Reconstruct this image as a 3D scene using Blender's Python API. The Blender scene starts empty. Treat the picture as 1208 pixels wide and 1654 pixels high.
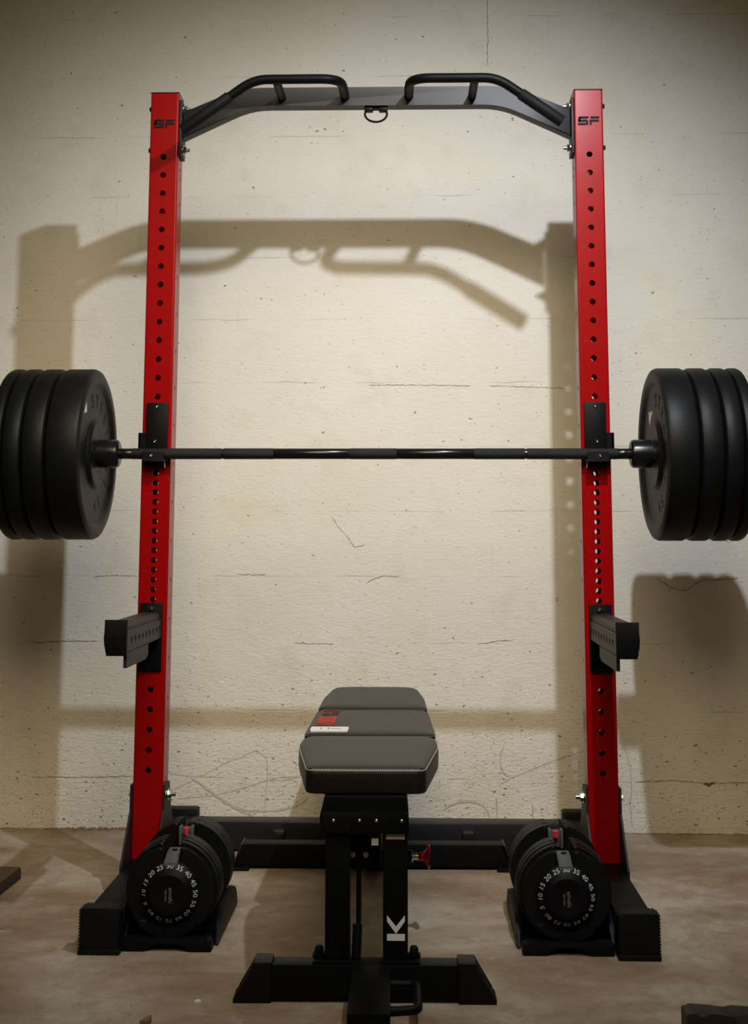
import bpy, bmesh, math, random
from mathutils import Vector, Matrix
random.seed(7)
C = bpy.context.scene.collection
PI = math.pi

# ------------------------------------------------------------------ materials
def new_mat(name):
    m = bpy.data.materials.new(name); m.use_nodes = True
    nt = m.node_tree
    return m, nt, nt.nodes['Principled BSDF']

def simple(name, col, rough=.5, metal=0., spec=.4, var=.15, vscale=40., bump=0., bscale=200., coat=0.):
    m, nt, b = new_mat(name)
    N, L = nt.nodes, nt.links
    tc = N.new('ShaderNodeTexCoord')
    no = N.new('ShaderNodeTexNoise'); no.inputs['Scale'].default_value = vscale; no.inputs['Detail'].default_value = 4
    L.new(tc.outputs['Object'], no.inputs['Vector'])
    mx = N.new('ShaderNodeMix'); mx.data_type = 'RGBA'
    mx.inputs[6].default_value = (*[c*(1-var) for c in col], 1)
    mx.inputs[7].default_value = (*[min(1, c*(1+var)) for c in col], 1)
    L.new(no.outputs['Fac'], mx.inputs[0])
    L.new(mx.outputs[2], b.inputs['Base Color'])
    b.inputs['Roughness'].default_value = rough
    b.inputs['Metallic'].default_value = metal
    b.inputs['Specular IOR Level'].default_value = spec
    b.inputs['Coat Weight'].default_value = coat
    if bump > 0:
        n2 = N.new('ShaderNodeTexNoise'); n2.inputs['Scale'].default_value = bscale; n2.inputs['Detail'].default_value = 3
        L.new(tc.outputs['Object'], n2.inputs['Vector'])
        bp = N.new('ShaderNodeBump'); bp.inputs['Strength'].default_value = bump; bp.inputs['Distance'].default_value = .002
        L.new(n2.outputs['Fac'], bp.inputs['Height']); L.new(bp.outputs['Normal'], b.inputs['Normal'])
    return m

RED = simple('red_powder_coat', (.265, .0018, .0025), .25, 0, .16, .08, 30, .05, 500)
BLK = simple('black_powder_coat', (.0036, .0039, .0044), .45, 0, .09, .2, 50, .15, 700)
BLK_M = simple('satin_black_beam_paint', (.011, .011, .0135), .45, 0, .3, .15, 40, .1, 600)
GUN = simple('dark_grey_bracket_paint', (.016, .016, .0145), .5, 0, .2, .2, 40, .1, 500)
PLAS = simple('black_plastic', (.0032, .0033, .0042), .5, 0, .12, .2, 60, .1, 300)
RUB = simple('black_rubber', (.0038, .0044, .0047), .48, 0, .18, .35, 14, .12, 250)
DULL = simple('dull_black_urethane', (.004, .004, .0045), .65, 0, .16, .2, 40)
CHROME = simple('zinc_plated_steel', (.62, .62, .58), .25, 1., .5, .1, 80)
BARM = simple('black_oxide_bar_steel', (.006, .0063, .0075), .24, .0, .32, .1, 60)
KNURL = simple('knurled_bar_steel', (.012, .0125, .014), .5, .1, .3, .2, 900, .5, 2500)
VINYL = simple('black_vinyl_upholstery', (.010, .009, .0075), .42, 0, .25, .12, 30, .12, 900)
SEAM = simple('grey_seam_thread', (.42, .40, .36), .7, 0, .3, .2, 400)
SEAM2 = simple('dark_seam_thread', (.10, .095, .085), .7, 0, .3, .2, 400)
WHITE = simple('white_print', (.72, .72, .70), .5, 0, .3, .04, 60)
GREYP = simple('grey_print', (.45, .45, .46), .5, 0, .3, .05, 60)
DIMP = simple('dim_grey_print', (.16, .16, .155), .5, 0, .3, .05, 60)
REDP = simple('red_print', (.52, .045, .04), .5, 0, .3, .05, 60)
REDP2 = simple('faded_red_print', (.12, .028, .025), .5, 0, .3, .05, 60)
DREDE = simple('engraved_red_paint', (.22, .002, .003), .5, 0, .3, .05, 60)
REDA = simple('red_anodised_metal', (.45, .01, .02), .2, .8, .5, .05, 60)
BRIDGE = simple('dark_grey_cast_plastic', (.075, .078, .075), .5, 0, .35, .15, 60)
WOOD = simple('brown_stained_wood', (.10, .05, .018), .6, 0, .3, .3, 25, .2, 120)
OLDW = simple('dark_weathered_wood', (.030, .016, .012), .6, 0, .35, .6, 18, .6, 90)
CHIP = simple('tan_wood', (.18, .11, .05), .7, 0, .3, .3, 40)
PENCIL = simple('pencil_scribble', (.50, .46, .38), .9, 0, .1, .2, 120)
CRACK = simple('cracked_mortar', (.20, .17, .12), .9, 0, .1, .35, 90)  # dark mortar tone for the wall cracks
DIRT = simple('brown_debris', (.17, .125, .075), .95, 0, .1, .6, 60, .8, 120)
HOLE_IN = simple('dark_hole_inside', (.004, .004, .004), .7, 0, .2, .05, 60)  # flat black stands in for the shade inside cut-outs and holes

def wall_mat():
    m, nt, b = new_mat('painted_concrete_block')
    N, L = nt.nodes, nt.links
    tc = N.new('ShaderNodeTexCoord')
    def noise(scale, detail=3, rough=.5, stretch=None):
        n = N.new('ShaderNodeTexNoise'); n.inputs['Scale'].default_value = scale
        n.inputs['Detail'].default_value = detail; n.inputs['Roughness'].default_value = rough
        if stretch:
            mp = N.new('ShaderNodeMapping'); mp.inputs['Scale'].default_value = stretch
            L.new(tc.outputs['Object'], mp.inputs['Vector']); L.new(mp.outputs['Vector'], n.inputs['Vector'])
        else: L.new(tc.outputs['Object'], n.inputs['Vector'])
        return n.outputs['Fac']
    def ramp(src, a, c, inv=False):
        r = N.new('ShaderNodeMapRange'); r.inputs['From Min'].default_value = a; r.inputs['From Max'].default_value = c
        r.inputs['To Min'].default_value = 1. if inv else 0.; r.inputs['To Max'].default_value = 0. if inv else 1.
        L.new(src, r.inputs['Value']); return r.outputs['Result']
    def math_(op, a, c):
        n = N.new('ShaderNodeMath'); n.operation = op
        for i, v in enumerate((a, c)):
            if isinstance(v, (int, float)): n.inputs[i].default_value = v
            else: L.new(v, n.inputs[i])
        return n.outputs[0]
    def mix(f, a, c):
        n = N.new('ShaderNodeMix'); n.data_type = 'RGBA'
        L.new(f, n.inputs[0])
        for i, v in ((6, a), (7, c)):
            if isinstance(v, tuple): n.inputs[i].default_value = (*v, 1)
            else: L.new(v, n.inputs[i])
        return n.outputs[2]
    sep = N.new('ShaderNodeSeparateXYZ'); L.new(tc.outputs['Object'], sep.inputs[0])
    low = ramp(sep.outputs['Z'], .08, .75, True)                 # old dirt and chips are thicker near the floor
    low2 = math_('MULTIPLY', low, low)
    base = mix(ramp(noise(2.2, 4), .3, .7), (.735, .70, .60), (.80, .772, .69))
    base = mix(math_('MULTIPLY', ramp(noise(9, 4), .55, .75), .35), base, (.62, .57, .46))
    base = mix(math_('MULTIPLY', math_('MULTIPLY', low2, ramp(noise(5, 4), .42, .66)), .34), base, (.55, .49, .38))
    # block joints
    wob = noise(11, 3)
    zz = math_('ADD', math_('ADD', sep.outputs['Z'], .046), math_('MULTIPLY', wob, .012))
    fr = math_('ABSOLUTE', math_('SUBTRACT', math_('FRACT', math_('DIVIDE', zz, .2045), 0), .5), 0)
    joint = ramp(fr, .486, .4965)
    xx = math_('ADD', math_('ADD', sep.outputs['X'], .052), math_('MULTIPLY', wob, .012))
    row = math_('MULTIPLY', math_('MODULO', math_('FLOOR', math_('ADD', math_('DIVIDE', zz, .2045), .5), 0), 2), .5)
    fx = math_('ABSOLUTE', math_('SUBTRACT', math_('FRACT', math_('ADD', math_('ADD', math_('DIVIDE', xx, .407), 20), row), 0), .5), 0)
    vjoint = math_('MULTIPLY', ramp(fx, .494, .498), ramp(noise(3.7, 2), .50, .62))
    joint = math_('MAXIMUM', joint, math_('MULTIPLY', vjoint, .5))
    broken = ramp(noise(6, 3), .50, .64)
    jm = math_('MULTIPLY', joint, math_('ADD', math_('MULTIPLY', broken, .34), .0))
    base = mix(jm, base, (.25, .21, .15))
    # dark pits and specks
    def specks(scale, thr, stretch, keep_a, keep_b, src):
        mp = N.new('ShaderNodeMapping'); mp.inputs['Scale'].default_value = stretch
        L.new(tc.outputs['Object'], mp.inputs['Vector'])
        dn = N.new('ShaderNodeTexNoise'); dn.inputs['Scale'].default_value = 60; L.new(tc.outputs['Object'], dn.inputs['Vector'])
        v2 = N.new('ShaderNodeVectorMath'); v2.operation = 'MULTIPLY_ADD'
        L.new(dn.outputs['Color'], v2.inputs[0]); v2.inputs[1].default_value = (.02, .02, .02); L.new(mp.outputs['Vector'], v2.inputs[2])
        v = N.new('ShaderNodeTexVoronoi'); v.inputs['Scale'].default_value = scale
        L.new(v2.outputs[0], v.inputs['Vector'])
        dot = ramp(v.outputs['Distance'], thr*.6, thr, True)
        sc = N.new('ShaderNodeSeparateColor'); L.new(v.outputs['Color'], sc.inputs[0])
        chance = N.new('ShaderNodeMath'); chance.operation = 'LESS_THAN'
        L.new(sc.outputs[0], chance.inputs[0]); L.new(src, chance.inputs[1])
        return math_('MULTIPLY', dot, chance.outputs[0])
    patch = ramp(noise(3.0, 3), .45, .7)
    dens = math_('ADD', math_('MULTIPLY', patch, .07), math_('ADD', math_('MULTIPLY', low2, .42), .035))
    sp1 = specks(34, .16, (1, 1, 1.5), 0, 1, dens)
    sp2 = specks(75, .22, (1, 1, 1.8), 0, 1, math_('MULTIPLY', dens, 1.3))
    sp = math_('MAXIMUM', math_('MULTIPLY', sp1, .72), math_('MULTIPLY', sp2, .55))
    base = mix(sp, base, (.10, .08, .055))
    L.new(base, b.inputs['Base Color'])
    b.inputs['Roughness'].default_value = .75; b.inputs['Specular IOR Level'].default_value = .25
    g1 = noise(70, 5, .65, (.8, 1, 1.9)); g2 = noise(20, 3, .5, (1, 1, 1.6))
    hgt = math_('ADD', math_('MULTIPLY', g1, 1.0), math_('MULTIPLY', g2, .7))
    hgt = math_('SUBTRACT', hgt, math_('MULTIPLY', math_('MULTIPLY', joint, broken), .3))
    hgt = math_('SUBTRACT', hgt, math_('MULTIPLY', sp, .7))
    bp = N.new('ShaderNodeBump'); bp.inputs['Distance'].default_value = .0042
    L.new(math_('ADD', math_('MULTIPLY', low, .5), .5), bp.inputs['Strength'])
    L.new(hgt, bp.inputs['Height']); L.new(bp.outputs['Normal'], b.inputs['Normal'])
    return m

def floor_mat():
    m, nt, b = new_mat('stained_concrete_floor')
    N, L = nt.nodes, nt.links
    tc = N.new('ShaderNodeTexCoord')
    def noise(scale, detail=5, rough=.55, dist=0., st=(1, 1, 1)):
        mp = N.new('ShaderNodeMapping'); mp.inputs['Scale'].default_value = st
        L.new(tc.outputs['Object'], mp.inputs['Vector'])
        n = N.new('ShaderNodeTexNoise'); n.inputs['Scale'].default_value = scale; n.inputs['Detail'].default_value = detail
        n.inputs['Roughness'].default_value = rough; n.inputs['Distortion'].default_value = dist
        L.new(mp.outputs['Vector'], n.inputs['Vector']); return n.outputs['Fac']
    def rng(s, a, c, t0=0, t1=1):
        r = N.new('ShaderNodeMapRange'); r.inputs['From Min'].default_value = a; r.inputs['From Max'].default_value = c
        r.inputs['To Min'].default_value = t0; r.inputs['To Max'].default_value = t1
        L.new(s, r.inputs['Value']); return r.outputs['Result']
    def mix(f, a, c):
        n = N.new('ShaderNodeMix'); n.data_type = 'RGBA'; L.new(f, n.inputs[0])
        for i, v in ((6, a), (7, c)):
            if isinstance(v, tuple): n.inputs[i].default_value = (*v, 1)
            else: L.new(v, n.inputs[i])
        return n.outputs[2]
    c = mix(rng(noise(2.4, 6, .62, .4, (.9, 1.25, 1)), .38, .64), (.215, .150, .088), (.42, .36, .285))
    c = mix(rng(noise(7, 5, .6, .8), .52, .72, 0, .6), c, (.21, .14, .085))
    c = mix(rng(noise(13, 6, .7, .5, (.8, 1.3, 1)), .60, .72, 0, .55), c, (.48, .44, .38))
    c = mix(rng(noise(22, 6, .75, .3), .50, .70, 0, .5), c, (.17, .115, .065))
    c = mix(rng(noise(80, 3, .6), .64, .72, 0, .6), c, (.06, .04, .028))
    L.new(c, b.inputs['Base Color'])
    b.inputs['Roughness'].default_value = .62; b.inputs['Specular IOR Level'].default_value = .3
    bp = N.new('ShaderNodeBump'); bp.inputs['Strength'].default_value = .25; bp.inputs['Distance'].default_value = .003
    L.new(noise(40, 5, .6), bp.inputs['Height']); L.new(bp.outputs['Normal'], b.inputs['Normal'])
    return m

# ------------------------------------------------------------------ geometry helpers
class MB:
    def __init__(s): s.bm = bmesh.new()
    def quad(s, *p): return s.bm.faces.new([s.bm.verts.new(q) for q in p])
    def box(s, x0, x1, y0, y1, z0, z1, bev=0., seg=2):
        bm = s.bm
        v = [bm.verts.new((x, y, z)) for x in (x0, x1) for y in (y0, y1) for z in (z0, z1)]
        F = [(0, 1, 3, 2), (4, 6, 7, 5), (0, 4, 5, 1), (2, 3, 7, 6), (0, 2, 6, 4), (1, 5, 7, 3)]
        fs = [bm.faces.new([v[i] for i in f]) for f in F]
        if bev > 0:
            es = list({e for f in fs for e in f.edges})
            bmesh.ops.bevel(bm, geom=es, offset=bev, segments=seg, affect='EDGES', profile=.5)
        return s
    def prism(s, pts, axis, a, b, bev=0., seg=2):
        """closed outline pts (u,v); axis 'x': (y,z) outline, 'y': (x,z), 'z': (x,y)"""
        f = {'x': lambda u, v, w: (w, u, v), 'y': lambda u, v, w: (u, w, v), 'z': lambda u, v, w: (u, v, w)}[axis]
        bm = s.bm; n = len(pts)
        A = [bm.verts.new(f(u, v, a)) for u, v in pts]; B = [bm.verts.new(f(u, v, b)) for u, v in pts]
        fs = [bm.faces.new(A[::-1]), bm.faces.new(B)]
        fs += [bm.faces.new((A[i], A[(i+1) % n], B[(i+1) % n], B[i])) for i in range(n)]
        if bev > 0:
            es = list(fs[0].edges)+list(fs[1].edges)
            bmesh.ops.bevel(bm, geom=es, offset=bev, segments=seg, affect='EDGES', profile=.5)
        return s
    def tube(s, pts, r, n=14, cap=True):
        bm = s.bm; P = [Vector(p) for p in pts]; R = r if isinstance(r, (list, tuple)) else [r]*len(P)
        rings = []; up = None
        for i, p in enumerate(P):
            t = ((P[min(i+1, len(P)-1)]-p).normalized()+(p-P[max(i-1, 0)]).normalized())
            t = t.normalized() if t.length > 1e-9 else (P[-1]-P[0]).normalized()
            if up is None: up = Vector((0, 0, 1)) if abs(t.z) < .9 else Vector((0, 1, 0))
            a = t.cross(up); a = a.normalized() if a.length > 1e-6 else t.orthogonal().normalized()
            c = a.cross(t).normalized(); up = c
            rings.append([bm.verts.new(p+(a*math.cos(2*PI*k/n)+c*math.sin(2*PI*k/n))*R[i]) for k in range(n)])
        for q, w in zip(rings, rings[1:]):
            for k in range(n): bm.faces.new((q[k], q[(k+1) % n], w[(k+1) % n], w[k]))
        if cap: bm.faces.new(rings[0][::-1]); bm.faces.new(rings[-1])
        return s
    def lathe(s, prof, axis='x', c=(0, 0, 0), n=48, closed=False):
        """prof: (along, radius) pairs around an axis through c"""
        bm = s.bm; rings = []
        def P(a, r, th):
            u, v = r*math.cos(th), r*math.sin(th)
            o = {'x': (a, u, v), 'y': (u, a, v), 'z': (u, v, a)}[axis]
            return (c[0]+o[0], c[1]+o[1], c[2]+o[2])
        for a, r in prof:
            rings.append([bm.verts.new(P(a, 0, 0))] if r < 1e-7 else [bm.verts.new(P(a, r, 2*PI*k/n)) for k in range(n)])
        pr = list(zip(rings, rings[1:]))
        if closed: pr.append((rings[-1], rings[0]))
        for q, w in pr:
            for k in range(n):
                k2 = (k+1) % n
                f = [q[k % len(q)], q[k2 % len(q)], w[k2 % len(w)], w[k % len(w)]]
                g = []
                for x in f:
                    if x not in g: g.append(x)
                if len(g) >= 3: bm.faces.new(g)
        return s
    def holed(s, F, u0, u1, v0, v1, holes, th, n=16):
        """flat strip with real round holes; F(u,v,d) -> point, d = depth into the wall"""
        bm = s.bm; hs = sorted(holes, key=lambda h: h[1]); v = v0
        for i, (hu, hv, hr) in enumerate(hs):
            up = (hs[i+1][1]-hv)/2 if i+1 < len(hs) else v1-hv
            dn = (hv-hs[i-1][1])/2 if i > 0 else hv-v0
            h = min(up, dn, hr*2.2)
            if hv-h > v+1e-6: s.quad(F(u0, v, 0), F(u1, v, 0), F(u1, hv-h, 0), F(u0, hv-h, 0))
            A = [2*PI*k/n for k in range(n)]
            A += [math.atan2(b, a) % (2*PI) for a in (u0-hu, u1-hu) for b in (-h, h)]
            A = sorted(set(round(a, 6) for a in A))
            ring = []; out = []; inn = []
            for a in A:
                ca, sa = math.cos(a), math.sin(a)
                t = min(((u1-hu)/ca if ca > 1e-9 else (u0-hu)/ca if ca < -1e-9 else 9e9), h/abs(sa) if abs(sa) > 1e-9 else 9e9)
                out.append(bm.verts.new(F(hu+t*ca, hv+t*sa, 0)))
                ring.append(bm.verts.new(F(hu+hr*ca, hv+hr*sa, 0))); inn.append(bm.verts.new(F(hu+hr*ca, hv+hr*sa, th)))
            m = len(A)
            for k in range(m):
                k2 = (k+1) % m
                bm.faces.new((out[k], out[k2], ring[k2], ring[k])); bm.faces.new((ring[k], ring[k2], inn[k2], inn[k]))
            v = hv+h
        if v1 > v+1e-6: s.quad(F(u0, v, 0), F(u1, v, 0), F(u1, v1, 0), F(u0, v1, 0))
        return s
    def build(s, name, mat, parent=None, smooth=35., weld=False):
        bm = s.bm
        if weld: bmesh.ops.remove_doubles(bm, verts=bm.verts, dist=1e-5)
        bmesh.ops.recalc_face_normals(bm, faces=bm.faces)
        me = bpy.data.meshes.new(name); bm.to_mesh(me); bm.free()
        me.materials.append(mat)
        if smooth:
            for p in me.polygons: p.use_smooth = True
            me.set_sharp_from_angle(angle=math.radians(smooth))
        o = bpy.data.objects.new(name, me); C.objects.link(o)
        if parent is not None: o.parent = parent
        return o

def thing(name, label, cat, loc=(0, 0, 0), rotz=0., group=None):
    o = bpy.data.objects.new(name, None); C.objects.link(o)
    o.location = loc; o.rotation_euler = (0, 0, rotz); o.empty_display_size = .1
    return tag(o, label, cat, group)
def tag(o, label, cat, group=None):
    o['label'] = label; o['category'] = cat
    if group: o['group'] = group
    return o
def structure(o, parent=None):
    o['kind'] = 'structure'; return o

def text(name, s, size, mat, parent, M, extrude=.0004, align='CENTER', sx=1.):
    cu = bpy.data.curves.new(name, 'FONT'); cu.body = s; cu.size = size; cu.extrude = extrude
    cu.align_x = align; cu.align_y = 'CENTER'; cu.resolution_u = 3
    t = bpy.data.objects.new(name, cu); C.objects.link(t)
    bpy.context.view_layer.update()
    me = bpy.data.meshes.new_from_object(t.evaluated_get(bpy.context.evaluated_depsgraph_get()))
    bpy.data.objects.remove(t); bpy.data.curves.remove(cu)
    me.transform(M @ Matrix.Diagonal((sx, 1, 1, 1)))
    me.materials.clear(); me.materials.append(mat); me.name = name
    o = bpy.data.objects.new(name, me); C.objects.link(o)
    if parent is not None: o.parent = parent
    return o
def merge(objs, name, parent):
    """several text meshes that make up one print become one mesh"""
    bm = bmesh.new()
    for o in objs: bm.from_mesh(o.data)
    me = bpy.data.meshes.new(name); bm.to_mesh(me); bm.free(); me.materials.append(objs[0].data.materials[0])
    for o in objs: bpy.data.objects.remove(o)
    o = bpy.data.objects.new(name, me); C.objects.link(o)
    if parent is not None: o.parent = parent
    return o
def frame(o, x, y):           # matrix from origin, text x direction, text y direction
    x = Vector(x).normalized(); y = Vector(y).normalized(); z = x.cross(y)
    return Matrix(((x.x, y.x, z.x, o[0]), (x.y, y.y, z.y, o[1]), (x.z, y.z, z.z, o[2]), (0, 0, 0, 1)))
FRONT = lambda o: frame(o, (1, 0, 0), (0, 0, 1))       # reads from the camera side (-y)

def bolt(mb, x, y, z, d, r=.0095, L=.016):
    """hex nut with a threaded end, sticking out along x in direction d"""
    mb.lathe([(0, 0), (0, r*1.35), (d*.002, r*1.35), (d*.002, 0)], 'x', (x, y, z), 20)
    mb.lathe([(d*.002, r), (d*.009, r), (d*.010, r*.85), (d*.010, 0)], 'x', (x, y, z), 6)
    mb.lathe([(d*.010, r*.5), (d*L, r*.5), (d*(L+.001), r*.35), (d*(L+.001), 0)], 'x', (x, y, z), 14)

def arc(cx, cy, r, a0, a1, n):
    return [(cx+r*math.cos(math.radians(a0+(a1-a0)*k/n)), cy+r*math.sin(math.radians(a0+(a1-a0)*k/n))) for k in range(n+1)]

# ------------------------------------------------------------------ setting
YW = .70
mb = MB(); mb.quad((-3.2, YW, -.02), (3.2, YW, -.02), (3.2, YW, 3.1), (-3.2, YW, 3.1))
for q in (((-3.2, YW+.2, -.02), (3.2, YW+.2, -.02), (3.2, YW+.2, 3.1), (-3.2, YW+.2, 3.1)),
          ((-3.2, YW, 3.1), (3.2, YW, 3.1), (3.2, YW+.2, 3.1), (-3.2, YW+.2, 3.1))): mb.quad(*q)
wall = structure(mb.build('wall_back', wall_mat(), None, 0))
mb = MB(); mb.box(-3.2, 3.2, -4.5, YW+.2, -.1, 0)
floor = structure(mb.build('floor', floor_mat(), None, 0))

def ribbon(mb, pts, w, jitter=0., y=YW-.0006):
    P = []
    for (a, b), (c, d) in zip(pts, pts[1:]):
        n = max(2, int(math.hypot(c-a, d-b)/.008))
        for k in range(n): P.append((a+(c-a)*k/n, b+(d-b)*k/n))
    P.append(pts[-1]); Q = []
    for i, (x, z) in enumerate(P):
        x0, z0 = P[max(0, i-1)]; x1, z1 = P[min(len(P)-1, i+1)]
        L = math.hypot(x1-x0, z1-z0) or 1
        nx, nz = -(z1-z0)/L, (x1-x0)/L
        j = random.uniform(-jitter, jitter); ww = w*random.uniform(.35, 1.)*(.4 if i in (0, len(P)-1) else 1)
        Q.append(((x+nx*(j+ww), y, z+nz*(j+ww)), (x+nx*(j-ww), y, z+nz*(j-ww))))
    for q, r in zip(Q, Q[1:]): mb.quad(q[0], q[1], r[1], r[0])
S = [[(-.663, .174), (-.646, .164), (-.588, .157), (-.555, .157), (-.514, .179), (-.482, .197), (-.432, .215), (-.396, .232), (-.385, .233), (-.375, .228), (-.36, .217), (-.352, .208), (-.349, .176), (-.35, .15), (-.353, .121), (-.358, .057), (-.362, .026)],
 [(-.662, .112), (-.629, .121), (-.592, .139), (-.564, .155)],
 [(-.624, .09), (-.575, .095), (-.521, .1), (-.464, .112), (-.415, .126), (-.361, .144), (-.316, .156), (-.246, .158)],
 [(-.349, .148), (-.308, .148), (-.275, .151), (-.258, .141)],
 [(.627, .242), (.559, .221), (.49, .196), (.431, .171), (.397, .158), (.371, .142)],
 [(.377, .255), (.368, .226), (.366, .201), (.374, .177), (.388, .162)],
 [(.737, .265), (.754, .238), (.764, .192), (.766, .128), (.761, .083), (.765, .019)]]
SB = [[(-.584, .151), (-.555, .135), (-.521, .108), (-.484, .082), (-.447, .065), (-.409, .057), (-.36, .055), (-.315, .058), (-.274, .066), (-.241, .08), (-.221, .098)],
 [(-.559, .135), (-.513, .104), (-.463, .072), (-.413, .049), (-.38, .032)],
 [(.193, .063), (.21, .077), (.244, .088), (.282, .088), (.311, .078), (.328, .058), (.332, .037)],
 [(.356, .103), (.354, .07), (.357, .038)], [(.463, .083), (.465, .038)]]
mb = MB()
for i, s in enumerate(S): ribbon(mb, s, .0022, .0006, YW-.0004-.00012*i)
for i, s in enumerate(SB): ribbon(mb, s, .0038, .0012, YW-.0013-.00012*i)
mb.build('pencil_scribble', PENCIL, wall, 0)
CR = [[(-.455, .772), (-.42, .771), (-.361, .771)], [(-.046, .746), (-.016, .762), (.003, .769), (.057, .767)],
 [(-.911, .763), (-.842, .768), (-.769, .765)], [(-1.104, .565), (-1.08, .559), (-.983, .565), (-.885, .564)],
 [(.86, .763), (.897, .741), (.925, .727), (.954, .728), (.983, .749), (1.003, .759), (1.112, .763)], [(.298, .559), (.356, .569), (.413, .573)],
 [(-.271, .561), (-.146, .559)], [(.776, .15), (.898, .156), (.992, .146), (1.12, .151)],
 [(-1.084, .152), (-.949, .151), (-.772, .156)], [(.352, 2.70), (.353, 2.533), (.35, 2.43)]]
mb = MB()
for s in CR: ribbon(mb, s, .0013, .0016)
ribbon(mb, [(.985, .147), (1.0, .143), (1.02, .149)], .006, .002)
ribbon(mb, [(-.158, .958), (-.138, .923), (-.108, .892), (-.083, .857), (-.05, .865)], .001, .001)
ribbon(mb, [(-.041, 1.372), (.1, 1.3715), (.286, 1.369)], .0012, .0012)
ribbon(mb, [(.345, 1.369), (.42, 1.366), (.585, 1.361)], .0012, .0018)
mb.build('crack', CRACK, wall, 0)

# crumbled mortar and dust along the foot of the wall
mb = MB()
x = -1.9
while x < 2.2:
    heap = max(.25, .5+.9*math.sin(x*5.1+5.2)+.6*math.sin(x*13+1))
    if not -.42 < x < .40 or random.random() < .25:
        k = random.randint(5, 7); d = random.uniform(.003, .022); ex = random.uniform(.003, .013)
        c = Vector((x, YW-.003-random.random()*d*heap, 0)); a0 = random.random()*6
        top = mb.bm.verts.new(c+Vector((random.uniform(-.006, .006), random.uniform(-.003, .002), random.uniform(.0012, .0055)*heap)))
        ring = [mb.bm.verts.new(c+Vector((math.cos(a0+2*PI*i/k)*ex*random.uniform(.6, 1.3), min(.0028+YW-.003-c.y, math.sin(a0+2*PI*i/k)*ex*random.uniform(.3, .9)), 0))) for i in range(k)]
        for i in range(k): mb.bm.faces.new((ring[i], ring[(i+1) % k], top))
    x += random.uniform(.0008, .006)/heap
o = mb.build('mortar_debris', DIRT, None, 30)
tag(o, 'brown crumbs of mortar and dust strewn along the foot of the block wall', 'debris'); o['kind'] = 'stuff'

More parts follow.
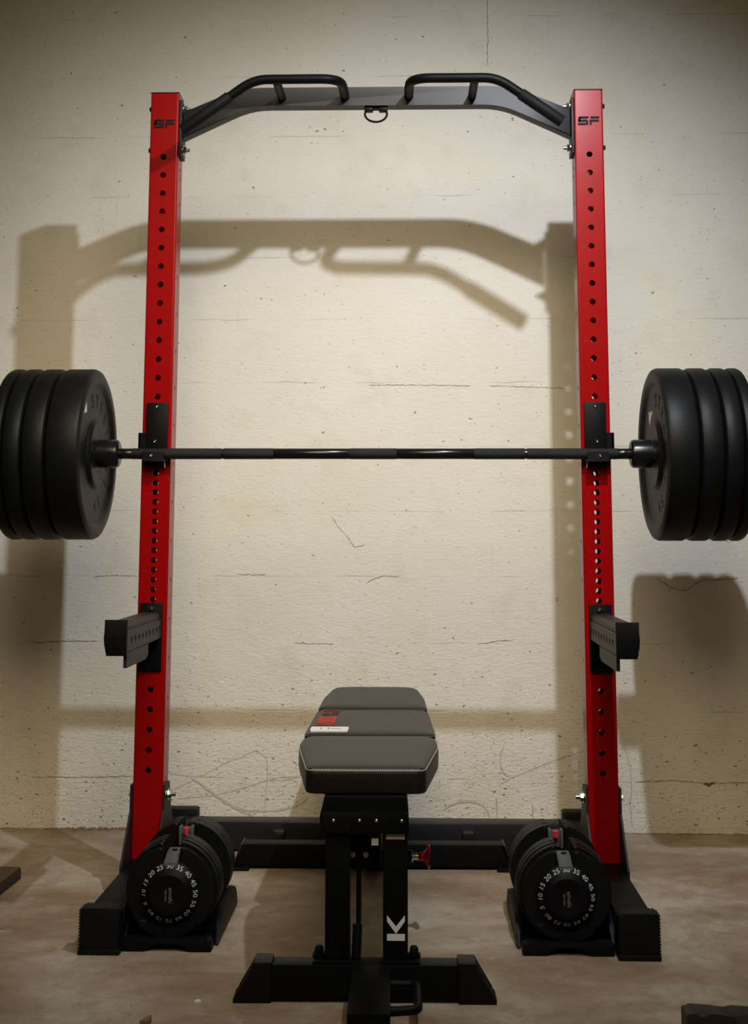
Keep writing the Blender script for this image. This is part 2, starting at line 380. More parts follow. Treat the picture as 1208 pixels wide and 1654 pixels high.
# ------------------------------------------------------------------ squat rack
SP = .5815                  # half distance between upright centres
UW = .039                   # half width of the 78 mm tube
HZ = lambda i: .2976+(32-i)*.0508
HOLES = [HZ(i) for i in range(0, 17)]+[HZ(16.5+.5*k) for k in range(0, 16)]+[HZ(i) for i in range(25, 33)]
rack = thing('squat_rack', 'red and black steel squat rack with pull-up bar standing against the block wall', 'squat rack', (0, 0, 0))
ZT = 2.104
def upright(sx):
    cx = sx*SP; r = .0045; d = .075
    mb = MB()
    hs = [(0, z, .0081) for z in HOLES]
    mb.holed(lambda u, v, q: (cx+u, q, v), -UW+r, UW-r, .08, ZT, hs, .0035)
    mb.holed(lambda u, v, q: (cx-u, d-q, v), -UW+r, UW-r, .08, ZT, hs, .0035)
    side = [(0, z, .0055) for z in [HZ(i)-.0254 for i in range(2, 33, 2)]]+[(0, HZ(k), .0055) for k in (.55, 1.05)]
    for sg in (-1, 1):
        mb.holed(lambda u, v, q: (cx+sg*(UW-q), d/2+sg*u, v), -d/2+r, d/2-r, .08, ZT, side, .0035, 12)
    for px, py, a0 in ((cx+UW-r, r, -90), (cx+UW-r, d-r, 0), (cx-UW+r, d-r, 90), (cx-UW+r, r, 180)):
        A = arc(px, py, r, a0, a0+90, 4)
        for (x0, y0), (x1, y1) in zip(A, A[1:]): mb.quad((x0, y0, .08), (x1, y1, .08), (x1, y1, ZT), (x0, y0, ZT))
    up = mb.build('upright', RED, rack, 0, True)
    mb = MB(); mb.box(cx-UW-.0005, cx+UW+.0005, -.0005, d+.0005, ZT-.001, ZT+.004, .002); mb.build('top_cap', PLAS, up)
    # SF cut-out: slanted block letters, flat black for the shaded inside
    mb = MB(); zc = 2.0165; Y0, Y1 = -.0006, .001
    def bar(x0, x1, z0, z1, sl0=0, sl1=0): mb.prism([(cx+x0, zc+z0), (cx+x1, zc+z0), (cx+x1+sl1, zc+z1), (cx+x0+sl0, zc+z1)], 'y', Y0, Y1)
    t = .0066
    bar(-.0255, -.0015, .0065, .0065+t, 0, .002); bar(-.029, -.0045, -.0025, -.0025+t); bar(-.0295, -.0055, -.0118, -.0118+t, -.001, 0)
    bar(-.029, -.0235, -.0025, .0110, 0, .003); bar(-.0065, -.002, -.0105, .0015, 0, .001)
    bar(.0045, .0275, .0065, .0065+t, 0, .002); bar(.002, .0275, -.0025, -.0025+t); bar(.002, .0075, -.0118, -.0025)
    mb.build('logo', HOLE_IN, up)
    # hole numbers stamped beside every fifth hole and every other hole of the close spaced zone
    tx = []
    for i, n in [(5, '35'), (10, '30'), (28, '5')]+[(18+k, str(21-2*k)) for k in range(6)]:
        tx.append(text('hole_number', n, .0115, DREDE, up, FRONT((cx-.0215, -.0002, HZ(i)-.004)), .0002))
    # base
    bt = MB(); bt.box(cx-UW, cx+UW, -.465, .535, .004, .08, .004); base = bt.build('base_tube', BLK, rack)
    for y0, y1 in ((-.497, -.452), (.525, .575)):
        c = MB(); c.box(cx-UW-.0035, cx+UW+.0035, y0, y1, .006, .095, .003)
        c.box(cx-UW-.0065, cx+UW+.0065, y0-.004, y1+.004, 0, .012, .002)
        for k in range(12):
            xx = cx-UW+.003+k*(2*UW-.006)/11
            c.box(xx-.0012, xx+.0012, y0-.001, y1+.001, .094, .0962)
        for k in range(13):
            zz = .014+k*.0064
            for sg in (-1, 1): c.box(cx+sg*(UW+.0048)-.0016, cx+sg*(UW+.0048)+.0016, y0-.0005, y1+.0005, zz-.0014, zz+.0014)
        c.build('end_cap', RUB, base)
    # gusset plates either side of the upright, bolted through
    for sg in (-1, 1):
        xa = cx+sg*(UW+.0008); xb = cx+sg*(UW+.0062)
        g = MB(); g.prism([(-.002, .262), (.06, .262), (.085, .2), (.17, .085), (.17, .012), (-.105, .012), (-.105, .085), (-.004, .2)], 'x', min(xa, xb), max(xa, xb))
        gp = g.build('gusset_plate', GUN, rack)
        inner = sg*sx < 0
        b = MB(); bolt(b, xb, .037, .233, sg, .011 if inner else .008, .020 if inner else .008)
        b.build('bolt', CHROME, gp)
    return up
upright(-1); upright(1)

# rear crossmember between the base tubes
mb = MB(); mb.box(-SP+UW, SP-UW, .42, .495, .006, .083, .003); cm = mb.build('rear_crossmember', BLK_M, rack)
for xx in (-.281, .254):
    t = MB(); t.box(xx-.015, xx+.015, .372, .42, .048, .068, .002); t.build('hook_tab', BLK_M, cm)

# pull-up bar: bent flat beam with end plates
def fillet(P, r, n=5):
    out = []
    for i, p in enumerate(P):
        if r[i] == 0: out.append(p); continue
        p0, p1 = Vector(P[i-1]), Vector(P[(i+1) % len(P)]); v = Vector(p)
        a = (p0-v).normalized(); b = (p1-v).normalized()
        A, B = v+a*r[i], v+b*r[i]
        for k in range(n+1):
            t = k/n; q = A*(1-t)**2+v*2*t*(1-t)+B*t*t; out.append((q.x, q.y))
    return out
top = [(-.533, 2.056), (-.372, 2.1235), (.372, 2.1235), (.533, 2.056)]
bot = [(.533, 1.980), (.346, 2.0705), (-.346, 2.0705), (-.533, 1.980)]
mb = MB(); mb.prism(fillet(top+bot, [0, .06, .06, 0, 0, .05, .05, 0]), 'y', .015, .055, .003, 2)
beam = mb.build('pull_up_beam', BLK_M, rack)
for sx in (-1, 1):
    xi = sx*(SP-UW); p = MB(); p.box(min(xi-sx*.0005, xi-sx*.0075), max(xi-sx*.0005, xi-sx*.0075), .004, .071, 1.930, 2.087, .001)
    pl = p.build('end_plate', GUN, beam)
    for z in (2.070, 1.952):
        b = MB(); bolt(b, xi-sx*.0075, .037, z, -sx, .010, .019); b.build('bolt', CHROME, pl)
        b = MB(); bolt(b, sx*(SP+UW), .037, z, sx, .007, .0045); b.build('bolt', GUN, pl)
    # angled grip handle in front of the beam
    path = [(.088, .016, 2.096), (.089, -.06, 2.094)]
    A, V, B = Vector((.090, -.085, 2.093)), Vector((.0915, -.143, 2.091)), Vector((.150, -.145, 2.090))
    for k in range(9): t = k/8; path.append(tuple(A*(1-t)**2+V*2*t*(1-t)+B*t*t))
    A, V, B = Vector((.285, -.147, 2.089)), Vector((.322, -.147, 2.089)), Vector((.357, -.143, 2.064))
    for k in range(7): t = k/6; path.append(tuple(A*(1-t)**2+V*2*t*(1-t)+B*t*t))
    path.append((.491, -.130, 1.973) if sx > 0 else (.512, -.128, 1.958))
    P = [(sx*x+.003, y, z) for x, y, z in path]
    h = MB(); h.tube(P, .0128, 18); hd = h.build('grip_handle', BLK, beam, 60)
    a, b = Vector(P[-2]), Vector(P[-1]); s0 = a.lerp(b, .18)
    g = MB(); g.tube([s0, a.lerp(b, .2), a.lerp(b, .98), b], [.0132, .0158, .0158, .015], 20); g.build('rubber_grip', DULL, hd, 50)
    k = MB(); k.tube([(sx*.262+.003, -.14, 2.087), (sx*.262+.003, .016, 2.094)], .0115, 16); k.build('handle_post', BLK, hd, 60)
# ring under the middle of the beam
mb = MB(); mb.tube([(-.026, .035, 2.069), (-.030, .035, 2.055)]+[(.0305*math.cos(a)*1., .035, 2.052+.0225*math.sin(a)) for a in [PI+PI*k/14 for k in range(15)]]+[(.030, .035, 2.055), (.026, .035, 2.069)], .0032, 10)
rg = mb.build('hanging_ring', BLK, beam, 60)
mb = MB(); mb.box(-.032, -.008, .024, .046, 2.058, 2.0725, .003); mb.box(.008, .032, .024, .046, 2.058, 2.0725, .003); mb.box(-.01, .01, .028, .042, 2.063, 2.0725, .002); mb.build('ring_tab', BLK, rg)

# ------------------------------------------------------------------ J cups
BZ, BY = 1.1085, -.030
def jcup(sx, label):
    t = thing('j_cup', label, 'barbell holder', (sx*SP, 0, BZ), 0, 'J cups under the barbell')
    def bx(m, a, b, *r): m.box(min(a, b), max(a, b), *r)
    dx = -sx*.0015
    m = MB(); bx(m, dx-.029, dx+.029, -.0085, -.0012, -.031, .137, .0015); m.build('back_plate', BLK, t)
    m = MB(); m.prism([(-.055, -.021), (-.0085, -.021), (-.0085, -.0146), (-.0455, -.0146), (-.0475, .004), (-.055, .004)], 'x', dx-.028, dx+.028, .001); m.build('cradle', DULL, t)
    m = MB(); bx(m, dx+sx*.029, sx*.047, -.0085, -.0012, -.006, .057); bx(m, sx*.0402, sx*.0468, -.0085, .06, -.006, .057, .001); m.build('side_plate', BLK, t)
    for x, y, z in ((0, -.0085, .127), (.004, -.0085, .034), (.004, -.055, -.006)):
        m = MB(); m.lathe([(0, 0), (-.0015, 0), (-.003, .0022), (-.0015, .0044), (0, .0048)], 'y', (dx+sx*x, y, z), 16); m.build('screw', CHROME, t, 60)
    m = MB(); m.tube([(dx-sx*.022, -.0105, -.022), (dx-sx*.0235, -.0105, -.036)], .0025, 8); m.build('pin', CHROME, t)
jcup(-1, 'black steel J cup holding the bar on the left red upright')
jcup(1, 'black steel J cup holding the bar on the right red upright')

# ------------------------------------------------------------------ barbell
bar = thing('barbell', 'black Olympic barbell lying across the rack with four plates on each end', 'barbell', (-.003, BY, BZ))
R = .0140
segs = [(-.672, -.635, 0), (-.635, -.40, 1), (-.395, -.262, 1), (-.262, -.062, 0), (-.062, .060, 1), (.060, .262, 0), (.262, .395, 1), (.40, .635, 1), (.635, .672, 0)]
for a, b, k in segs:
    m = MB(); r = R+(.0004 if k else 0)
    m.lathe([(a, 0), (a, r-.0008), (a+.001, r), (b-.001, r), (b, r-.0008), (b, 0)], 'x', (0, 0, 0), 28)
    m.build('knurled_grip' if k else 'smooth_shaft', KNURL if k else BARM, bar, 50)
for x in (-.3975, .3975):
    m = MB(); m.lathe([(x-.003, 0), (x-.003, R-.001), (x+.003, R-.001), (x+.003, 0)], 'x', (0, 0, 0), 28); m.build('ring_mark', BARM, bar)
for s in (-1, 1):
    m = MB(); prof = [(.670, 0), (.670, .031), (.673, .0355), (.679, .037), (.7235, .037), (.7245, .0253), (1.16, .0253), (1.162, .023), (1.162, 0)]
    m.lathe([(s*a, r) for a, r in prof], 'x', (0, 0, 0), 40); m.build('sleeve', BARM, bar, 40)

def arc_text(par, s, rad, size, a_mid, x, sgn, mat, bottom=False, step=None):
    """letters set round the hub on a plate face; sgn = +1 when the face looks toward +x"""
    out = []; step = step or size*.92/rad
    for i, ch in enumerate(s):
        off = (i-(len(s)-1)/2)*step
        # screen-right on the face (seen from its front): +x face -> +y is right ; -x face -> -y is right
        th = a_mid+(off if bottom else -off)
        rx = Vector((0, sgn, 0)); uz = Vector((0, 0, 1))
        rd = rx*math.cos(th)+uz*math.sin(th); tg = -rx*math.sin(th)+uz*math.cos(th)
        xd, yd = (tg, -rd) if bottom else (-tg, rd)
        p = rd*rad
        if ch != ' ': out.append(text('raised_letter', ch, size, mat, par, frame((x, p.y, p.z), xd, yd), .0016))
    return out
def plate(sx, x0, th, label, detail):
    """bumper plate whose inner face is at distance x0 from the middle"""
    t = thing('bumper_plate', label, 'weight plate', (sx*(x0+th/2), BY, BZ-.0008), 0, 'bumper plates on the left end of the bar' if sx < 0 else 'bumper plates on the right end of the bar')
    h = th/2; ro = .2235; b = min(.012, th*.28)
    def half():   # from hub edge out to rim on one face (distance from mid plane, radius)
        return [(h-.004, .027), (h-.0035, .052), (h-.0015, .060), (h-.0015, .084), (h-.004, .088), (h-.011, .094), (h-.012, .172), (h-.010, .180), (h-.001, .189), (h, .192), (h, ro-b), (h-b*.35, ro-b*.3), (h-b, ro)]
    H = half()
    prof = [(a, r) for a, r in H]+[(-a, r) for a, r in reversed(H)]
    m = MB(); m.lathe(prof, 'x', (0, 0, 0), 96, True)
    m.build('rubber_body', RUB, t, 28)
    m = MB(); m.lathe([(h-.003, .0262), (h-.003, .036), (-h+.003, .036), (-h+.003, .0262)], 'x', (0, 0, 0), 40, True); m.build('hub_ring', GUN, t, 30)
    if detail:
        f = -sx*(h-.0125)
        L = arc_text(t, 'STEEL', .138, .052, PI/2-(.44 if sx < 0 else .75), f, -sx, DULL)
        L += arc_text(t, '45 LB', .138, .046, -PI/2+.75, f, -sx, DULL, True)
        q = [(-.102, .134), (-.094, .103), (-.142, .094), (-.130, .112)] if sx < 0 else [(.098, .118), (.040, .116), (.038, .098), (.086, .078)]
        m = MB()
        m.prism(q, 'x', f-.0012, f+.0012); m.build('white_mark', WHITE, t, 0)
    return t
spec = [(.0850, 'widest'), (.0575, ''), (.0470, ''), (.0320, '')]
names = ['wide inner black bumper plate with white mark next to the {} sleeve collar', 'second black bumper plate from the {} sleeve collar, narrower than the first',
         'third black bumper plate from the {} sleeve collar', 'thinnest outermost black bumper plate on the {} end of the bar']
for sx, side in ((-1, 'left'), (1, 'right')):
    x = .7275 if sx < 0 else .7225
    for k, (th, _) in enumerate(spec):
        w = th if not (sx > 0 and k == 0) else .080
        plate(sx, x, w, names[k].format(side), k == 0); x += w+.0015

# ------------------------------------------------------------------ safety spotter arms
def spotter(sx, length, label):
    t = thing('spotter_arm', label, 'safety arm', (sx*SP, 0, .64), 0, 'safety spotter arms on the uprights')
    X = lambda a: sx*a
    def bx(m, a, b, *r): m.box(min(X(a), X(b)), max(X(a), X(b)), *r)
    m = MB(); bx(m, -.028, .031, -.0085, -.0012, -.092, .081, .0015); m.build('mounting_plate', BLK, t)
    y1, y0 = -.0085, -length+.012
    z0, z1 = -.009, .040; xi, xo = -.0265, .0245
    m = MB()
    hs = [(y1-.022-k*(length-.06)/8.6, 0, 0) for k in range(9)]
    n = len(hs)
    m.holed(lambda u, v, q: (X(xi+q), v, u), z0+.002, z1-.002, y0, y1, [((z0+z1)/2, y, .0085) for y, _, _ in hs], .003, 16)
    o = [(xi, z0+.002), (xi+.002, z0), (xo-.002, z0), (xo, z0+.002), (xo, z1-.002), (xo-.002, z1), (xi+.002, z1), (xi, z1-.002)]
    for (a, c), (b, d) in zip(o, o[1:]): m.quad((X(a), y0, c), (X(b), y0, d), (X(b), y1, d), (X(a), y1, c))
    m.quad((X(xi), y0, z0), (X(xo), y0, z0), (X(xo), y0, z1), (X(xi), y0, z1))
    tube = m.build('arm_tube', GUN, t, 0)
    m = MB(); m.prism([(X(xi+.004), z1+.0003), (X(xi+.002), z1+.010), (X(xi+.012), z1+.018), (X(xo-.004), z1+.018), (X(xo-.001), z1+.010), (X(xo-.003), z1+.0003)], 'y', y0+.002, y1); m.build('wear_strip', GUN, t, 20)
    m = MB(); m.prism([(y1-.16, -.0095), (y0+.001, -.0095), (y0+.001, -.044), (y1-.19, -.044), (y1-.16, -.036)], 'x', min(X(xi+.001), X(xi+.009)), max(X(xi+.001), X(xi+.009))); m.build('gusset_web', GUN, t, 0)
    m = MB(); P = [(xi-.0005, z0-.007), (xi+.0465, z0-.007), (xi+.0515, z0+.018), (xi+.0530, z0+.035), (xi+.0515, z0+.052), (xi+.0515, z1+.025), (xi-.0005, z1+.025)]
    m.prism([(X(a), c) for a, c in P], 'y', -length, y0-.0005, .0015); m.build('end_stop', PLAS, t, 30)
    m = MB(); m.tube([(X(.0), -.0085, .068), (X(.0), -.013, .068), (X(-.004), -.0155, .064)], .005, 12); m.build('locking_pin', CHROME, t, 50)
spotter(-1, .425, 'black spotter arm sticking out of the left red upright, below the bar')
spotter(1, .445, 'black spotter arm sticking out of the right red upright, below the bar')

# ------------------------------------------------------------------ weight bench
bench = thing('weight_bench', 'black adjustable weight bench with three vinyl pads in front of the rack', 'bench', (.003, -.74, 0), .0135)
def pad(name, y0, y1, w, zb, zt, corner):
    """w: list of (fraction, half width); a stuffed pad with rolled top edge"""
    out = []
    for f, hw in w: out.append((hw, y0+(y1-y0)*f))
    pts = out+[(-a, b) for a, b in reversed(out)]
    pts = fillet(pts, corner+corner[::-1], 4)
    n = len(pts); cx = 0; cy = (y0+y1)/2
    bm = MB()
    def ring(s, z):
        L = []
        for x, y in pts:
            d = math.hypot(x-cx, y-cy); k = max(.0, (d-s)/d)
            L.append(bm.bm.verts.new((cx+(x-cx)*k, cy+(y-cy)*k, z)))
        return L
    prof = [(.006, zb), (.001, zb+.003), (0, zb+.010), (0, zt-.012), (.0012, zt-.006), (.004, zt-.0025), (.010, zt), (.03, zt+.0028), (.065, zt+.0042)]
    R_ = [ring(s, z) for s, z in prof]
    bm.bm.faces.new(R_[0][::-1])
    for a, b in zip(R_, R_[1:]):
        for i in range(n): bm.bm.faces.new((a[i], a[(i+1) % n], b[(i+1) % n], b[i]))
    bm.bm.faces.new(R_[-1])
    o = bm.build(name, VINYL, bench, 40)
    s = MB(); P = []
    for x, y in pts+pts[:1]:
        d = math.hypot(x-cx, y-cy); k = (d-.0016)/d; P.append((cx+(x-cx)*k, cy+(y-cy)*k, zt-.0042))
    near = y0 < .1
    s.tube(P, .0013 if near else .0008, 6, False); s.build('seam_piping', SEAM if near else SEAM2, o, 60)
    st = MB()                                            # stitches along the edge nearest the viewer
    yF = y0
    xs = [x for x, y in pts if abs(y-y0) < .004]
    if xs and near:
        a, b = min(xs), max(xs); k = int((b-a)/.0045)
        for i in range(k): 
            xx = a+(b-a)*(i+.5)/k; st.box(xx-.0013, xx+.0013, yF+.001, yF+.0045, zt-.0045, zt-.0012)
        st.build('stitching', SEAM, o, 0)
    return o
ZP = .435
p1 = pad('seat_pad', .0, .425, [(0, .120), (.70, .158), (.95, .153), (1., .128)], ZP-.05, ZP, [.02, .05, .02, .01])
p2 = pad('lower_back_pad', .44, .862, [(0, .152), (.06, .155), (1, .147)], ZP-.05, ZP, [.012, 0, .02])
p3 = pad('upper_back_pad', .872, 1.36, [(0, .146), (.5, .143), (1, .123)], ZP-.05, ZP+.004, [.01, .04, .05])
# print on the middle pad, reading along the bench
zp = ZP+.0045
text('red_number', '1000', .072, REDP, p2, frame((-.108, .625, zp+.0006), (0, 1, 0), (-1, 0, 0)), .0006, sx=1.05)
text('red_word', 'PRO', .060, REDP2, p2, frame((-.104, .79, zp+.0006), (0, 1, 0), (-1, 0, 0)), .0006, sx=.9)
m = MB(); m.prism(fillet([(-.142, .463), (-.052, .463), (-.052, .527), (-.142, .527)], [.006]*4, 3), 'z', zp-.003, zp+.0012); lb = m.build('white_label', WHITE, p2, 0)
m = MB()
for xx in (-.118, -.099): m.box(xx-.0012, xx+.0012, .490, .508, zp+.0008, zp+.0016)
for k in range(6): m.box(-.093+k*.004, -.091+k*.004, .493, .502, zp+.0008, zp+.0014)
m.build('label_print', DULL, lb, 0)
# frame
def foot(name, y0, y1, zt, hx, capx, topx, cx=0.):
    m = MB(); m.box(cx-hx, cx+hx, y0, y1, .006, zt, .003); f = m.build(name, BLK, bench)
    for s in (-1, 1):
        c = MB()
        q = [(cx+s*(topx-.034), 0), (cx+s*capx, 0), (cx+s*capx, .008), (cx+s*(capx-.008), .014), (cx+s*topx, zt+.005), (cx+s*(topx-.034), zt+.005)]
        c.prism(q, 'y', y0-.005, y1+.005, .003); c.build('rubber_foot', RUB, f)
    return f
ff = foot('front_foot', -.028, .024, .070, .205, .256, .216)
m = MB(); m.prism([(-.352, .066), (.352, .066), (.376, .009), (-.376, .009)], 'y', .975, 1.030, .002); rf = m.build('rear_foot', BLK, bench)
for s in (-1, 1):
    m = MB(); m.prism([(s*.3525, .0675), (s*.3575, .0675), (s*.3825, .010), (s*.3765, .010)], 'y', .963, 1.042, .001); m.build('end_gusset', BLK_M, rf)
    m = MB(); m.box(s*.370-.036, s*.370+.036, .955, 1.05, .0, .0085, .002); m.lathe([(.0085, .007), (.014, .006), (.0145, 0)], 'z', (s*.345, .966, 0), 12); m.build('foot_flange', BLK, rf)
for xa, xb in ((-.079, -.030), (.035, .084)):
    m = MB(); m.box(xa, xb, -.018, .036, .0705, .318, .002); ps = m.build('front_post', BLK, bench)
    s = -1 if xa < 0 else 1
    fx = xa if s < 0 else xb
    fl = MB(); fl.box(min(fx-s*.05, fx+s*.024), max(fx-s*.05, fx+s*.024), -.024, .03, .0705, .0755, .001); fl.build('post_flange', BLK, ps)
    b = MB(); b.lathe([(.0755, .013), (.083, .013), (.083, .009), (.093, .0085), (.097, .006), (.0985, 0)], 'z', (fx+s*.012, .004, 0), 20); b.build('cap_nut', PLAS, ps, 40)
    if s > 0:   # sideways K in white on the right post
        k = MB(); zc = .135; x0, x1 = xa+.008, xb-.006; xm = (x0+x1)/2
        k.box(x0, x1, -.0187, -.0178, zc-.022, zc-.0095)
        k.prism([(xm, zc-.009), (x1, zc+.014), (x1, zc+.025), (x1-.0005, zc+.025), (xm, zc+.0045), (x0+.0005, zc+.025), (x0, zc+.025), (x0, zc+.014)], 'y', -.0187, -.0178)
        k.build('letter_mark', WHITE, ps, 0)
m = MB(); m.prism(fillet([(-.088, .3185), (.086, .3185), (.086, .355), (.082, .384), (-.082, .384), (-.086, .365), (-.092, .345)], [0, 0, .01, .004, .004, .008, .01], 3), 'y', -.012, .30, .002)
hb = m.build('head_bracket', BLK, bench)
m = MB(); m.prism(fillet([(-.088, .316), (.086, .316), (.086, .358), (-.088, .358)], [.004, .004, .012, .012], 4), 'y', -.0265, -.0185, .001); fp = m.build('front_plate', BLK, hb)
for xx in (-.063, -.0115, .022, .072):
    b = MB(); b.lathe([(-.0265, .0036), (-.028, .003), (-.0285, 0)], 'y', (xx, 0, .340), 14); b.build('rivet', CHROME, fp, 60)
m = MB(); m.box(.012, .026, -.0205, .05, .292, .304, .0006); m.build('lit_patch_tab', GREYP, hb, 0)  # pale grey box paints in a small lit patch between the posts
m = MB(); m.box(.041, .078, -.0187, -.0179, .3035, .3135); m.build('sticker', simple('beige_sticker', (.40, .35, .28), .6), hb, 0)
m = MB(); m.prism([(.037, .235), (.037, .30), (.30, .30), (.98, .062), (1.0, .062), (1.0, .008), (.974, .008), (.28, .23)], 'x', -.03, .03, .002); m.build('main_beam', BLK, bench)
m = MB(); m.box(-.066, -.04, .36, .86, .345, .384, .002); m.box(.04, .066, .36, .86, .345, .384, .002); m.box(-.06, .06, .9, 1.3, .36, .384, .002); m.box(-.066, .066, .30, .36, .33, .384, .002); m.box(-.066, .066, .82, .90, .355, .384, .002); m.build('pad_rails', BLK, bench)
m = MB(); m.tube([(-.014, .045, .245), (-.014, .03, .13)], .0052, 12); m.tube([(-.016, .03, .13), (-.018, .012, .071)], .0095, 12); m.build('support_rod', BLK, bench, 50)
m = MB()
for xx in (-.026, .0): m.lathe([(0, .0), (0, .006), (-.004, .006), (-.004, 0)], 'y', (xx, .035, .262), 6)
m.build('rod_bolt', CHROME, bench, 0)
m = MB(); m.box(-.026, .050, -.292, -.029, .008, .072, .003); ns = m.build('front_nose', BLK, bench)
m = MB(); m.tube([(.048, -.060, .046), (.085, -.060, .046)]+[(.085+.016*math.sin(a), -.076+.016*math.cos(a), .046) for a in [PI/2*k/5 for k in range(1, 6)]]+[(.101, -.165, .046)]+[(.085+.016*math.cos(a), -.181-.016*math.sin(a)+.0, .046) for a in [PI/2*k/5 for k in range(1, 6)]]+[(.048, -.205, .046)], .0085, 14); m.build('carry_handle', PLAS, ns, 60)
m = MB(); m.lathe([(.028, 0), (.028, .014), (.097, .014), (.097, 0)], 'x', (0, .40, .172), 20); hs_ = m.build('pin_housing', BLK, bench, 40)
m = MB(); m.lathe([(.097, 0), (.097, .0115), (.1005, .0115), (.1005, .0075), (.113, .0075), (.113, 0)], 'x', (0, .40, .172), 20); m.build('pin_shaft', CHROME, hs_, 40)
m = MB(); m.lathe([(.112, 0), (.112, .0085), (.124, .0095), (.130, .0155), (.1335, .0255), (.1365, .0265), (.139, .024), (.139, 0)], 'x', (0, .40, .172), 32); m.build('pull_knob', REDA, hs_, 40)

# ------------------------------------------------------------------ adjustable dumbbells on their trays
def dumbbell_set(cx, rot, dl, tl, nums):
    tr = thing('dumbbell_tray', tl, 'tray', (cx, -.255, 0), rot, 'dumbbell trays on the floor')
    zc = .115
    m = MB()
    m.prism(fillet([(-.099, .0), (-.046, .0), (-.035, .0165), (.035, .0165), (.046, .0), (.099, .0), (.099, .027), (-.099, .027)], [.004, .004, .008, .008, .004, .004, .010, .010], 4), 'y', -.217, -.186, .003)
    m.box(-.098, .098, -.187, .165, .0, .0084, .002)
    m.prism([(-.099, .0), (.099, .0), (.097, .028), (-.097, .028)], 'y', .16, .19, .003)
    m.build('base', PLAS, tr, 35)
    m = MB()
    A = [(r*math.cos(math.radians(t_)), zc+r*math.sin(math.radians(t_))) for r, S_ in ((.074, range(-38, -143, -7)), (.089, range(-142, -37, 7))) for t_ in S_]
    m.prism(A, 'y', -.205, -.186, .003); m.prism([(-.03, .02), (.03, .02), (.03, .032), (-.03, .032)], 'y', -.204, -.187)
    m.build('cradle_lip', PLAS, tr, 35)
    for sg in (-1, 1):
        m = MB(); m.prism(fillet([(-.172, .004), (-.135, .052), (-.075, .070), (.055, .070), (.115, .052), (.150, .004)], [.0, .03, .03, .03, .03, .0], 4), 'x', min(sg*.0985, sg*.1085), max(sg*.0985, sg*.1085), .003)
        m.prism([(sg*.066, .006), (sg*.1, .006), (sg*.1, .058)]+[(sg*.108*math.cos(math.radians(t_)), zc+.108*math.sin(math.radians(t_))) for t_ in (-33, -40, -48, -54)], 'y', -.12, .105)
        m.build('side_wall', PLAS, tr, 35)
    d = thing('adjustable_dumbbell', dl, 'dumbbell', (cx, -.255, zc), rot, 'adjustable dumbbells in the rack')
    m = MB(); m.tube([(0, -.075, 0), (0, -.05, 0), (0, 0, 0), (0, .05, 0), (0, .075, 0)], [.014, .0155, .017, .0155, .014], 20); m.build('handle', KNURL, d, 60)
    sw = .0185
    def disc(y0, y1, r, rim=.006):
        """plate with a slot open at the top for the handle"""
        a0 = math.degrees(math.asin(sw/r))
        out = [(r*math.sin(math.radians(a)), r*math.cos(math.radians(a))) for a in [a0+(360-2*a0)*k/60 for k in range(61)]]
        slot = [(-sw, 0)]+[(-sw*math.cos(math.radians(b)), -sw*math.sin(math.radians(b))) for b in range(15, 180, 15)]+[(sw, 0)]
        m = MB(); m.prism([(x, z) for x, z in out]+slot, 'y', y0, y1, min(rim, (y1-y0)*.35), 3); m.build('weight_disc', RUB, d, 30)
    for y0, y1, r in ((-.176, -.160, .0955), (-.157, -.140, .103), (-.137, -.118, .105), (-.115, -.083, .1055)): disc(y0, y1, r)
    for y0, y1, r in ((.025, .052, .1065), (.055, .085, .1065), (.088, .104, .104), (.107, .122, .103)): disc(y0, y1, r)
    for s, yd in ((-1, -.176), (1, .122)):
        m = MB(); m.lathe([(yd+s*.0005, 0), (yd+s*.0005, .066), (yd+s*.006, .066), (yd+s*.009, .064), (yd+s*.022, .0495), (yd+s*.024, .046), (yd+s*.027, .041), (yd+s*.027, .030), (yd+s*.0255, .026), (yd+s*.0255, 0)], 'y', (0, 0, 0), 64)
        dial = m.build('dial', PLAS, d, 30)
        if s < 0:
            T = []
            for k, n in enumerate(nums):
                a = 2*PI*k/len(nums); rr = .0571
                xd = Vector((math.cos(a), 0, -math.sin(a))); rd = Vector((math.sin(a), 0, math.cos(a)))
                yd_ = (rd*.745+Vector((0, .667, 0))).normalized()
                T.append(text('dial_numbers', n, .0165, GREYP, None, frame((rd.x*rr, yd-.0157, rd.z*rr), xd, yd_), .0003))
            merge(T, 'dial_numbers', dial)
            T = [text('dial_logo', 'ativafit', .0125, DIMP, None, frame((.004, yd-.0257, -.002), (0, 0, -1), (1, 0, 0)), .0002),
                 text('dial_logo', 'adjustable', .0062, DIMP, None, frame((-.006, yd-.0257, -.002), (0, 0, -1), (1, 0, 0)), .0002)]
            merge(T, 'dial_logo', dial)
    # lever bridge lying in the slot above each dial
    m = MB(); m.prism([(-.192, .045), (-.190, .064), (-.150, .078), (-.118, .081), (-.118, .045)], 'x', -.0155, .0155, .003); b = m.build('slot_bridge', BRIDGE, d, 30)
    m = MB(); m.lathe([(.0, 0), (.0, .006), (.0025, .006), (.0025, 0)], 'z', (.001, -.137, .079), 18); m.build('release_hole', HOLE_IN, b, 30)
    m = MB(); m.box(-.0175, -.0105, .012, .032, .055, .098, .002); m.box(.0105, .0175, .012, .032, .055, .098, .002); m.box(-.0175, .0175, .026, .034, .055, .094, .002); g = m.build('selector_gate', BRIDGE, d, 30)
    m = MB(); m.tube([(0, .015, .080), (0, .015, .094)], .0055, 14); m.build('red_pin', simple('red_pin_plastic', (.62, .02, .06), .4), g, 40)
dumbbell_set(-.440, .0, 'black adjustable dumbbell at the foot of the left red upright, numbered dial facing forward', 'black plastic tray under the dumbbell at the left upright', ['30', '35', '40', '45', '50', '55', '60', '65', '70', '75', '80', '5', '10', '15', '20', '25'])
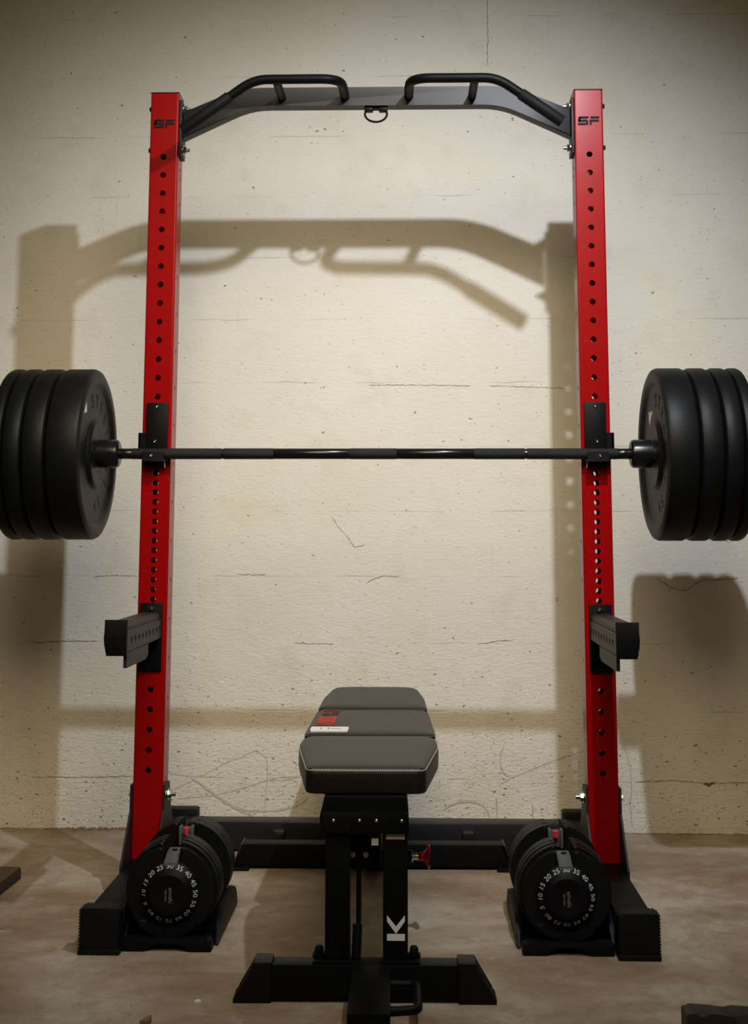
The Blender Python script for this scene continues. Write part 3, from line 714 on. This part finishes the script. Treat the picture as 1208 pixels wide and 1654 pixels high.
dumbbell_set(.4335, .0, 'black adjustable dumbbell at the foot of the right red upright, numbered dial facing forward', 'black plastic tray under the dumbbell at the right upright', ['30', '35', '40', '45', '50', '55', '60', '65', '70', '75', '80', '5', '10', '15', '20', '25'])

# ------------------------------------------------------------------ scrap wood on the floor
t = thing('wooden_board', 'brown board with dark edges lying on the floor at the far left', 'board', (-1.17, -.12, 0), -.03)
m = MB(); m.box(-.23, .23, -.24, .24, .0, .026, .002);
m.build('board_core', OLDW, t); m = MB(); m.box(-.228, .228, -.238, .238, .0262, .031, .001); m.build('board_face', WOOD, t)
m = MB()
bm = m.bm
nx = 22; prof = []
for i in range(nx+1):
    x = .594+.34*i/nx
    prof.append([(x, -.865+random.uniform(-.002, .002), .0), (x, -.864+random.uniform(-.004, .002), .038+random.uniform(-.003, .003)), (x, -.889, .041+random.uniform(-.004, .003)), (x, -.911+random.uniform(-.004, .004), .037+random.uniform(-.006, .003)), (x, -.918+random.uniform(-.003, .003), .018), (x, -.916, .0)])
V = [[bm.verts.new(p) for p in r] for r in prof]
for a, b in zip(V, V[1:]):
    for k in range(6): bm.faces.new((a[k], a[(k+1) % 6], b[(k+1) % 6], b[k]))
bm.faces.new(V[0]); bm.faces.new(V[-1][::-1])
tag(m.build('timber_block', OLDW, None, 25), 'dark weathered timber offcut on the floor at the bottom right corner', 'wood block')
m = MB(); m.prism([(-.408, -.905), (-.391, -.905), (-.3905, -.878), (-.3955, -.874)], 'z', 0, .012, .001)
tag(m.build('wood_chip', CHIP, None, 25), 'small tan wood chip on the floor near the bottom left of the photo', 'wood chip')
m = MB(); m.prism([(-.327, -.776), (-.318, -.775), (-.315, -.770), (-.325, -.769)], 'z', 0, .004)
tag(m.build('paint_flake', WHITE, None, 0), 'tiny pale flake on the floor left of the bench front foot', 'flake')

# ------------------------------------------------------------------ light
w = bpy.data.worlds.new('dim_basement'); bpy.context.scene.world = w; w.use_nodes = True
nt = w.node_tree; N, L = nt.nodes, nt.links
bg = N['Background']
tc = N.new('ShaderNodeTexCoord'); sp = N.new('ShaderNodeSeparateXYZ'); L.new(tc.outputs['Generated'], sp.inputs[0])
mr = N.new('ShaderNodeMapRange'); mr.inputs['From Min'].default_value = 0.; mr.inputs['From Max'].default_value = .75; L.new(sp.outputs['Z'], mr.inputs['Value'])
mx = N.new('ShaderNodeMix'); mx.data_type = 'RGBA'
mx.inputs[6].default_value = (.05, .04, .025, 1); mx.inputs[7].default_value = (1.0, .80, .50, 1)
L.new(mr.outputs['Result'], mx.inputs[0]); L.new(mx.outputs[2], bg.inputs['Color']); bg.inputs['Strength'].default_value = .16

def spot(name, loc, target, watts, col, ang, blend, radius):
    l = bpy.data.lights.new(name, 'SPOT'); l.energy = watts; l.color = col; l.spot_size = math.radians(ang); l.spot_blend = blend; l.shadow_soft_size = radius
    o = bpy.data.objects.new(name, l); C.objects.link(o); o.location = loc
    o.rotation_euler = (Vector(target)-Vector(loc)).to_track_quat('-Z', 'Y').to_euler()
    return o
spot('ceiling_lamp', (.55, -1.43, 2.60), (.06, .7, .80), 160, (.87, .93, 1.05), 99, 1., .022)
spot('fill_spot', (.05, -2.45, 2.60), (-.22, .7, .80), 262, (1., .83, .55), 66, 1., .7)  # unseen warm fill added to lift the shadows, not a fixture of the room

# ------------------------------------------------------------------ camera
yaw, pitch, roll = -.02891401629490361, .1391568718739588, .00181785837031556
cam = bpy.data.cameras.new('camera'); co = bpy.data.objects.new('camera', cam); C.objects.link(co)
fwd = Vector((math.sin(yaw)*math.cos(pitch), math.cos(yaw)*math.cos(pitch), math.sin(pitch)))
right = Vector((math.cos(yaw), -math.sin(yaw), 0)); up = right.cross(fwd)
r2 = right*math.cos(roll)+up*math.sin(roll); u2 = -right*math.sin(roll)+up*math.cos(roll)
M = Matrix(((r2.x, u2.x, -fwd.x, .09621672), (r2.y, u2.y, -fwd.y, -3.44032973), (r2.z, u2.z, -fwd.z, .9066587), (0, 0, 0, 1)))
co.matrix_world = M
cam.sensor_fit = 'VERTICAL'; cam.sensor_height = 36; cam.sensor_width = 36*1208/1654
cam.lens = 2100*36/1654; cam.shift_y = -(827-564.453)/1654; cam.clip_end = 50
sc = bpy.context.scene; sc.camera = co
sc.view_settings.view_transform = 'Standard'; sc.view_settings.look = 'None'
sc.view_settings.gamma = 1; sc.view_settings.exposure = 0; sc.view_settings.use_curve_mapping = False
